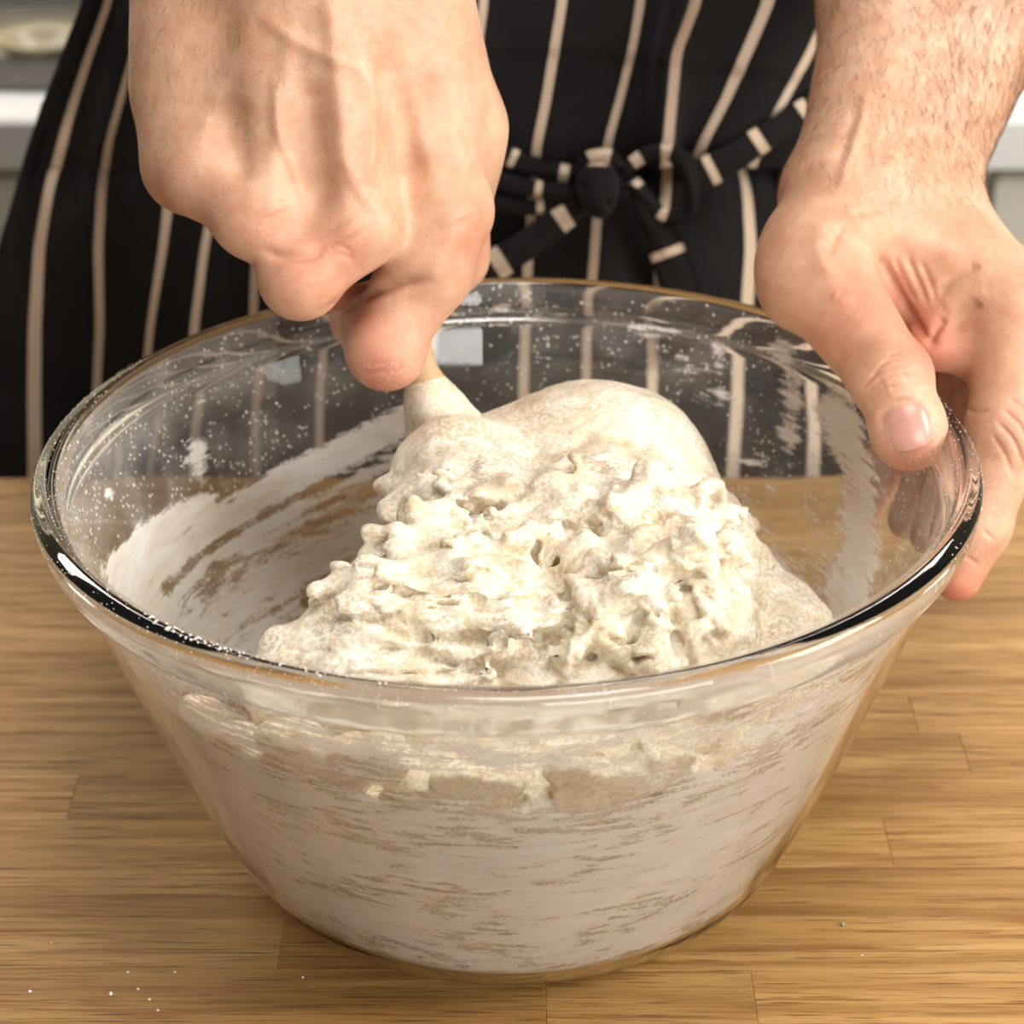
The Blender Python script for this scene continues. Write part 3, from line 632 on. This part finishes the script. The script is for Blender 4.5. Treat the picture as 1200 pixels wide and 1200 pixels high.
d = np.hypot(U[:nl, 0]-1090, U[:nl, 1]-560); fl[:nl] = .35*np.clip(1.5-d/90, 0, 1); fl[nl:nr] = .25*np.clip((U[nl:nr, 1]-380)/60, 0, 1)
attr(body, 'red', np.clip(red, 0, 1)*.75); attr(body, 'flour', fl)
# thumb nail
def nail():
    c0 = np.array([1064, 498.]); ad = np.array([.25, .97]); sd = np.array([.97, -.25]); n1, n2 = 19, 17; top = []; Fs = []
    for i in range(n1):
        for j in range(n2):
            u = -1+2*i/(n1-1); w = -1+2*j/(n2-1)
            wd_ = 31*math.sqrt(max(.02, 1-max(0, -u)**2.4*.92))*(1-.06*max(0, u)); q = c0+ad*u*(28 if u < 0 else 25+8*(1-w*w)-3)+sd*w*wd_
            h = GL.hit(*q); 
            if h is None: h = P(q[0], q[1], .02)
            N = GL.nrm(h[None])[0]; r_ = max(abs(u)**3 if u < 0 else 0, abs(w)**4); top.append(h+N*(.0009-.0014*r_))
    top = np.array(top).reshape(n1, n2, 3)
    for _ in range(3):
        t_ = top.copy(); t_[1:-1, 1:-1] = (top[:-2, 1:-1]+top[2:, 1:-1]+top[1:-1, :-2]+top[1:-1, 2:]+4*top[1:-1, 1:-1])/8; top = t_
    top = top.reshape(-1, 3); V = np.concatenate([top, top-GL.nrm(top)*.0012]); m = n1*n2
    for i in range(n1-1):
        for j in range(n2-1):
            k = i*n2+j; Fs.append((k, k+1, k+n2+1, k+n2)); Fs.append((m+k, m+k+n2, m+k+n2+1, m+k+1))
    rim_ = [(i*n2, (i+1)*n2) for i in range(n1-1)]+[((i+1)*n2-1, (i+2)*n2-1) for i in range(n1-1)]+[(j, j+1) for j in range(n2-1)]+[((n1-1)*n2+j, (n1-1)*n2+j+1) for j in range(n2-1)]
    Fs += [(a_, b_, m+b_, m+a_) for a_, b_ in rim_]
    return V, Fs
Vn, Fn = nail(); nm = mesh('thumbnail', Vn, Fn, NAIL, per); tag(nm, 'smooth pink nail of the bowl-holding thumb')
# hair on the forearm
def hairs(G, VV, axis, dens, n, seed, thick=.000028):
    r = np.random.default_rng(seed); hs = []; Fh = []; axis = axis/np.linalg.norm(axis)
    pick = VV[r.integers(0, len(VV), n)]; up = proj(pick); NN = G.nrm(pick)
    for p, (x, y), nn in zip(pick, up, NN):
        if r.random() > dens(x, y): continue
        t = axis+r.normal(0, .28, 3)+np.array([.25, 0, 0]); t -= nn*(t@nn); t /= np.linalg.norm(t)+1e-9; L = r.uniform(.004, .009)
        side = np.cross(nn, t); bend = r.normal(0, .3)*side; side = side*thick
        p0 = p-nn*.0003; p1 = p+t*L*.45+nn*.0006; p2 = p+(t+bend)*L+nn*.0006
        b = len(hs); hs += [p0-side, p0+side, p0+nn*thick*2, p1-side, p1+side, p1+nn*thick*2, p2]
        Fh += [(b, b+1, b+4, b+3), (b+1, b+2, b+5, b+4), (b+2, b, b+3, b+5), (b+3, b+4, b+6), (b+4, b+5, b+6), (b+5, b+3, b+6)]
    return hs, Fh
hs, Fh = hairs(GL, LV, fore[3]-fore[1], lambda x, y: 0 if y > 245 or y < -60 else np.clip((250-y)/110, 0, 1)*(.30+.7*np.clip((x-1010)/90, 0, 1)), 60000, 5)
hr = mesh('arm_hair', hs, Fh, HAIR, per); tag(hr, 'fine brown hair on the bowl-holding forearm', kind='stuff')
hs, Fh = hairs(GR, RV, np.array([-.3, 0, -1.]), lambda x, y: 0 if y > 170 or y < -60 else .5*np.clip((170-y)/120, 0, 1)*np.clip((380-x)/120, 0, 1), 26000, 6, .00002)
hr = mesh('arm_hair', hs, Fh, HAIR, per); tag(hr, 'sparse hair on the back of the stirring hand', kind='stuff')
# shirt and trousers
g = SDF((-.42, .18, -.9), (.42, .64, .62), .009)
g.ell(cc+[0, 0, .0], (.175, .108, .18), .05); g.ell(cc+[0, .0, .18], (.16, .103, .2), .06); g.ell(cc+[0, .01, .38], (.19, .113, .18), .06); g.cone(cc+[-.15, .02, .47], cc+[.15, .02, .47], .063, .063, .04)
g.cone(shl, shl*.35+elr*.65, .058, .056, .03); g.cone(shr, shr*.35+fore[0]*.65, .058, .056, .03)
V, Q = g.net(); mesh('shirt', V, Q, SHIRT, per)
g = SDF((-.3, .25, -.88), (.3, .6, .0), .009)
for s in (-1, 1):
    hp = cc+[s*.08, .0, -.1]; kn = cc+[s*.09, -.01, -.47]; an = cc+[s*.09, .02, -.80]; g.cone(hp, kn, .092, .068, .03); g.cone(kn, an, .068, .058, .02)
V, Q = g.net(); mesh('trousers', V, Q, SHIRT, per)

# ---- apron: two sheets, bib above the tie and gathered skirt below
rows = np.array([-700, -300, 0, 60, 120, 170, 220, 290, 380, 460, 560.])
S = {  # stripe x at rows 0..560
 0: (88, 64, 40, 22, 8, -14, -34, -42, -44), 1: (130, 108, 88, 72, 58, 47, 42, 42, 43), 2: (172, 158, 142, 128, 121, 117, 120, 116, 114), 3: (222, 214, 208, 203, 200, 193, 178, 170, 165),
 4: (275, 268, 262, 258, 252, 238, 226, 220, 218), 5: (345, 335, 325, 318, 310, 301, 298, 297, 297), 6: (450, 440, 428, 415, 400, 385, 375, 372, 370), 7: (568, 560, 552, 545, 535, 520, 505, 500, 498),
 8: (660, 650, 640, 629, 624, 620, 617, 615, 612), 9: (750, 740, 725, 711, 704, 698, 690, 688, 685), 10: (812, 788, 784, 782, 778, 772, 766, 764, 760)}
bibr = {11: (902, 877, 850, 822, 800, 790, 780, 775, 770), 12: (975, 948, 915, 890, 870, 860, 850, 845, 840), 13: (1040, 1010, 980, 950, 930, 920, 910, 900, 890), 14: (1100, 1080, 1050, 1020, 990, 980, 970, 960, 950)}
skr = {11: (868, 868, 866, 862, 876, 880, 874, 868, 862), 12: (915, 915, 915, 922, 940, 955, 962, 962, 960), 13: (970, 975, 985, 990, 1005, 1030, 1045, 1050, 1050), 14: (1030, 1040, 1045, 1050, 1070, 1100, 1115, 1130, 1140)}
def yfront(X): 
    dx = np.clip(np.abs(X+.03)/.25, 0, .985); return .282+.11*(1-np.sqrt(1-dx*dx))
def sheet(name, T, y0, y1, off, half, fold):
    keys = sorted(T); pts = []; st = []; us = np.arange(keys[0]+.2, keys[-1]+1e-6, 1/14); vs = np.linspace(y0, y1, int((y1-y0)/6)+1)
    tab = np.array([[T[k][0]+(T[k][0]-T[k][1])*2.2, T[k][0]+(T[k][0]-T[k][1])*1.4]+list(T[k]) for k in keys])
    xs_ = np.array([[np.interp(v, rows, tab[i]) for v in vs] for i in range(len(keys))])
    ker = np.array([.05, .1, .2, .3, .2, .1, .05]); xs_ = np.array([np.convolve(np.pad(x_, 3, 'edge'), ker, 'valid') for x_ in xs_])
    nu, nv = len(us), len(vs); extra = 40 if y1 > 500 else 0
    V = np.zeros((nu, nv+extra, 3))
    for j, v in enumerate(vs):
        x = np.interp(us, keys, xs_[:, j])
        for i in range(nu):
            Y = .29
            for _ in range(4): p = P(x[i], v, Y); Y = float(yfront(p[0]))+off+fold(us[i], v)
            V[i, j] = P(x[i], v, Y)
    for e in range(extra):
        V[:, nv+e] = V[:, nv-1]+[0, 0, -.012*(e+1)]; V[:, nv+e, 1] += .0
    for i in range(nu):
        for j in range(nv+extra):
            if V[i, j, 2] < .012: V[i, j, 1] = max(V[i, j, 1], EDGE+.004)
    m = nv+extra; i, j = np.meshgrid(np.arange(nu-1), np.arange(m-1), indexing='ij'); Fq = np.stack([i*m+j, i*m+j+1, (i+1)*m+j+1, (i+1)*m+j], -1).reshape(-1, 4)
    o = mesh(name, V.reshape(-1, 3), Fq, CLOTH, None); attr(o, 'stripe', np.repeat(us, m)); 
    wid = np.interp(np.repeat(us, m), keys, np.gradient(np.array([T[k][3] for k in keys], float)))
    attr(o, 'half', half/np.maximum(wid, 30))
    md = o.modifiers.new('thick', 'SOLIDIFY'); md.thickness = .0012; md.offset = 1
    return o
apr = empty('apron', (0, 0, 0)); apr.parent = per; apr.location = -Vector(per.location); tag(apr, 'black apron with thin cream stripes, tied in front')
def f_sk(u, v):
    a = np.clip((v-150)/200, 0, 1); return -.004*np.sin(u*2.1+1)*(.3+a)-.003*np.sin(u*4.7+2)*(1-.5*a)*.8-.0025*math.sin(u*9.1)*math.exp(-((v-190)/50)**2)+.006*math.exp(-((v-195)/22)**2)-.006*a
def f_bib(u, v):
    b = math.exp(-((u-9.85-.001*(v-100))/.23)**2)*.014; hem = .0016*(1 if v < 62+8*np.clip(u-8.5, 0, 5) else 0)
    if u < 7.5: k = min(1, (7.5-u)/1.5); return k*(f_sk(u, v)+.0072)+(1-k)*(-b-hem-.003*np.sin(u*1.7)-.002*np.sin(u*3.9+v*.01)+.006*math.exp(-((v-195)/22)**2))
    return -b-hem-.003*np.sin(u*1.7)-.002*np.sin(u*3.9+v*.01)+.006*math.exp(-((v-195)/22)**2)
for o in (sheet('skirt', {**S, **skr}, 120, 560, .004, 5.2, f_sk), sheet('bib', {**S, **bibr}, -700, 196, -.004, 5.2, f_bib)):
    o.parent = apr
# tie ribbons
def ribbon(name, pts, widths, dashes, lift=.012, n=40, tw=0.):
    """pts: (px, py, extra lift towards the camera); dashes: positions 0..1 of the white stripe, half length"""
    c_ = spline([(p[0], p[1], p[2] if len(p) > 2 else 0) for p in pts], n); W = np.interp(np.linspace(0, 1, n), np.linspace(0, 1, len(widths)), widths)
    V = []; m = 7; st = []
    d = np.gradient(c_[:, :2], axis=0); d /= np.linalg.norm(d, axis=1)[:, None]; nn = np.stack([-d[:, 1], d[:, 0]], 1)
    for lay in (0, 1):
        for i in range(n):
            for j in range(m):
                s = -1+2*j/(m-1); q = c_[i, :2]+nn[i]*W[i]/2*s
                Y = float(yfront(P(q[0], q[1], .28)[0]))-lift-c_[i, 2]-.0022*(1-s*s)-.0006*math.sin(s*5+i*.4)+(.0016 if lay else 0)
                V.append(P(q[0], q[1], Y)); t = i/(n-1); st.append(min([abs(t-a)/(b*1.05) for a, b in dashes] or [9])*.25)
    Fs = []
    for i in range(n-1):
        for j in range(m-1):
            k = i*m+j; Fs.append((k, k+m, k+m+1, k+1)); k += n*m; Fs.append((k, k+1, k+m+1, k+m))
    o = n*m
    for i in range(n-1):
        for j in (0, m-1): Fs.append((i*m+j, (i+1)*m+j, o+(i+1)*m+j, o+i*m+j))
    for j in range(m-1):
        for i in (0, n-1): Fs.append((i*m+j, i*m+j+1, o+i*m+j+1, o+i*m+j))
    r_ = mesh(name, V, Fs, CLOTH, None); r_.parent = tie; attr(r_, 'stripe', np.minimum(np.array(st), .5)); attr(r_, 'half', np.full(len(V), .25)); return r_
tie = empty('tie', (0, 0, 0)); tie.parent = apr; tag(tie, 'apron ties knotted in a small bow')
T = [('band', [(330, 160), (450, 150), (565, 172), (625, 195), (690, 208)], [24, 24, 22], [(.64, .018), (.89, .020)], .008),
     ('band', [(330, 190), (450, 200), (560, 205), (620, 220), (690, 228)], [22, 22, 20], [(.79, .016)], .012),
     ('band', [(330, 225), (450, 230), (560, 235), (620, 243), (690, 240)], [20, 20, 18], [(.80, .016)], .009),
     ('loose_end', [(700, 232), (660, 256), (615, 288), (572, 316)], [24, 30, 36, 38], [(.33, .05), (.9, .05)], .012),
     ('loose_end', [(735, 205, 0), (758, 240, .004), (780, 290, .003), (798, 345, 0), (812, 420, 0)], [16, 30, 42, 46, 46], [(.09, .03), (.53, .022)], .012),
     ('band', [(800, 215), (850, 190), (905, 155), (960, 118), (1040, 70)], [38, 36, 30, 26, 24], [(.17, .022), (.43, .022), (.68, .022)], .010),
     ('bow_loop', [(728, 200, .004), (765, 178, .006), (800, 186, .010), (812, 215, .012), (808, 250, .010), (778, 252, .006), (748, 226, .004), (732, 214, .002)], [14, 20, 22, 22, 18, 16, 14, 12], [(.07, .02), (.2, .02), (.72, .02)], .012),
     ('bow_loop', [(672, 205, .006), (690, 186, .012), (715, 184, .014), (728, 196, .008)], [12, 18, 20, 14], [(.5, .16)], .012)]
NR = {}
for nm_, pts, wd_, da, li in T: ribbon(nm_, pts, wd_, da, li)
# the knot itself: a soft lump
g = SDF((-.1, .15, .05), (.15, .3, .28), .0012)
kc = P(700, 218, .262); g.ell(kc, (.0085, .008, .0112), .003); g.ell(kc+[.001, -.001, -.005], (.0062, .008, .008), .003); g.cone(kc+[-.009, -.003, .004], kc+[.006, -.007, -.006], .0012, .0012, .002, True)
V, Q = g.net(); kn = mesh('knot', V, Q, CLOTH, None); kn.parent = tie; attr(kn, 'stripe', np.where(proj(V)[:, 1] < 194, 0, .5)); attr(kn, 'half', np.full(len(V), .25))

# ------------------------------------------------------------------ loose flour
def crumbs(name, pts, mat, label, parent=None):
    V = []; Fs = []; ph = np.array([(0, 0, 1), (0, 0, -1), (1, 0, 0), (-1, 0, 0), (0, 1, 0), (0, -1, 0)], float); fc = [(0, 2, 4), (0, 4, 3), (0, 3, 5), (0, 5, 2), (1, 4, 2), (1, 3, 4), (1, 5, 3), (1, 2, 5)]
    for x, y, z_, r_ in pts:
        b = len(V); V += list(np.array([x, y, z_])+ph*r_*rng.uniform(.7, 1.2, (6, 1))); Fs += [tuple(b+k for k in f_) for f_ in fc]
    o = mesh(name, V, Fs, mat, parent); return o
pts = []
for px, py, r_ in ((35, 1163, .0007), (130, 1166, .0009), (162, 1160, .0005), (175, 1172, .0005), (150, 1140, .0005), (205, 1140, .0005), (185, 1185, .0005), (900, 895, .0004), (1010, 1120, .0004), (355, 1146, .0005), (60, 1105, .0004)):
    q = Pz(px, py, 0); pts.append((q[0], q[1], r_*.6, r_))
for i in range(60): pts.append((rng.uniform(-.15, .15), rng.uniform(-.16, -.10), .0002, .00025))
fc_ = crumbs('flour_crumbs', pts, FLOUR, ''); tag(fc_, 'tiny flour specks scattered on the oak worktop before the bowl', 'flour', kind='stuff')
gl = crumbs('glitter_speck', [(*Pz(988, 1085, 0)[:2], .0006, .0008)], plain('teal_speck', lin(150, 180, 165), .3), ''); tag(gl, 'tiny pale teal speck on the oak right of the bowl', 'speck')
# flour grains on the rolled rim
pts = []
def on_rim(a, s_, r_): r0, z0 = lipp(s_, 1.01); pts.append((r0*math.cos(a), r0*math.sin(a), z0, r_))
for i in range(700): on_rim(math.radians(rng.uniform(150, 290) if i < 500 else rng.uniform(-30, 25)), math.radians(rng.uniform(40, 175)), rng.uniform(.0001, .00026))
for i in range(70): on_rim(math.radians(rng.normal(236, 8)), math.radians(rng.uniform(95, 150)), rng.uniform(.0003, .0006))
rg = crumbs('flour_grains', pts, FLOUR, '', bowl); tag(rg, 'flour grains on the rim', kind='stuff')
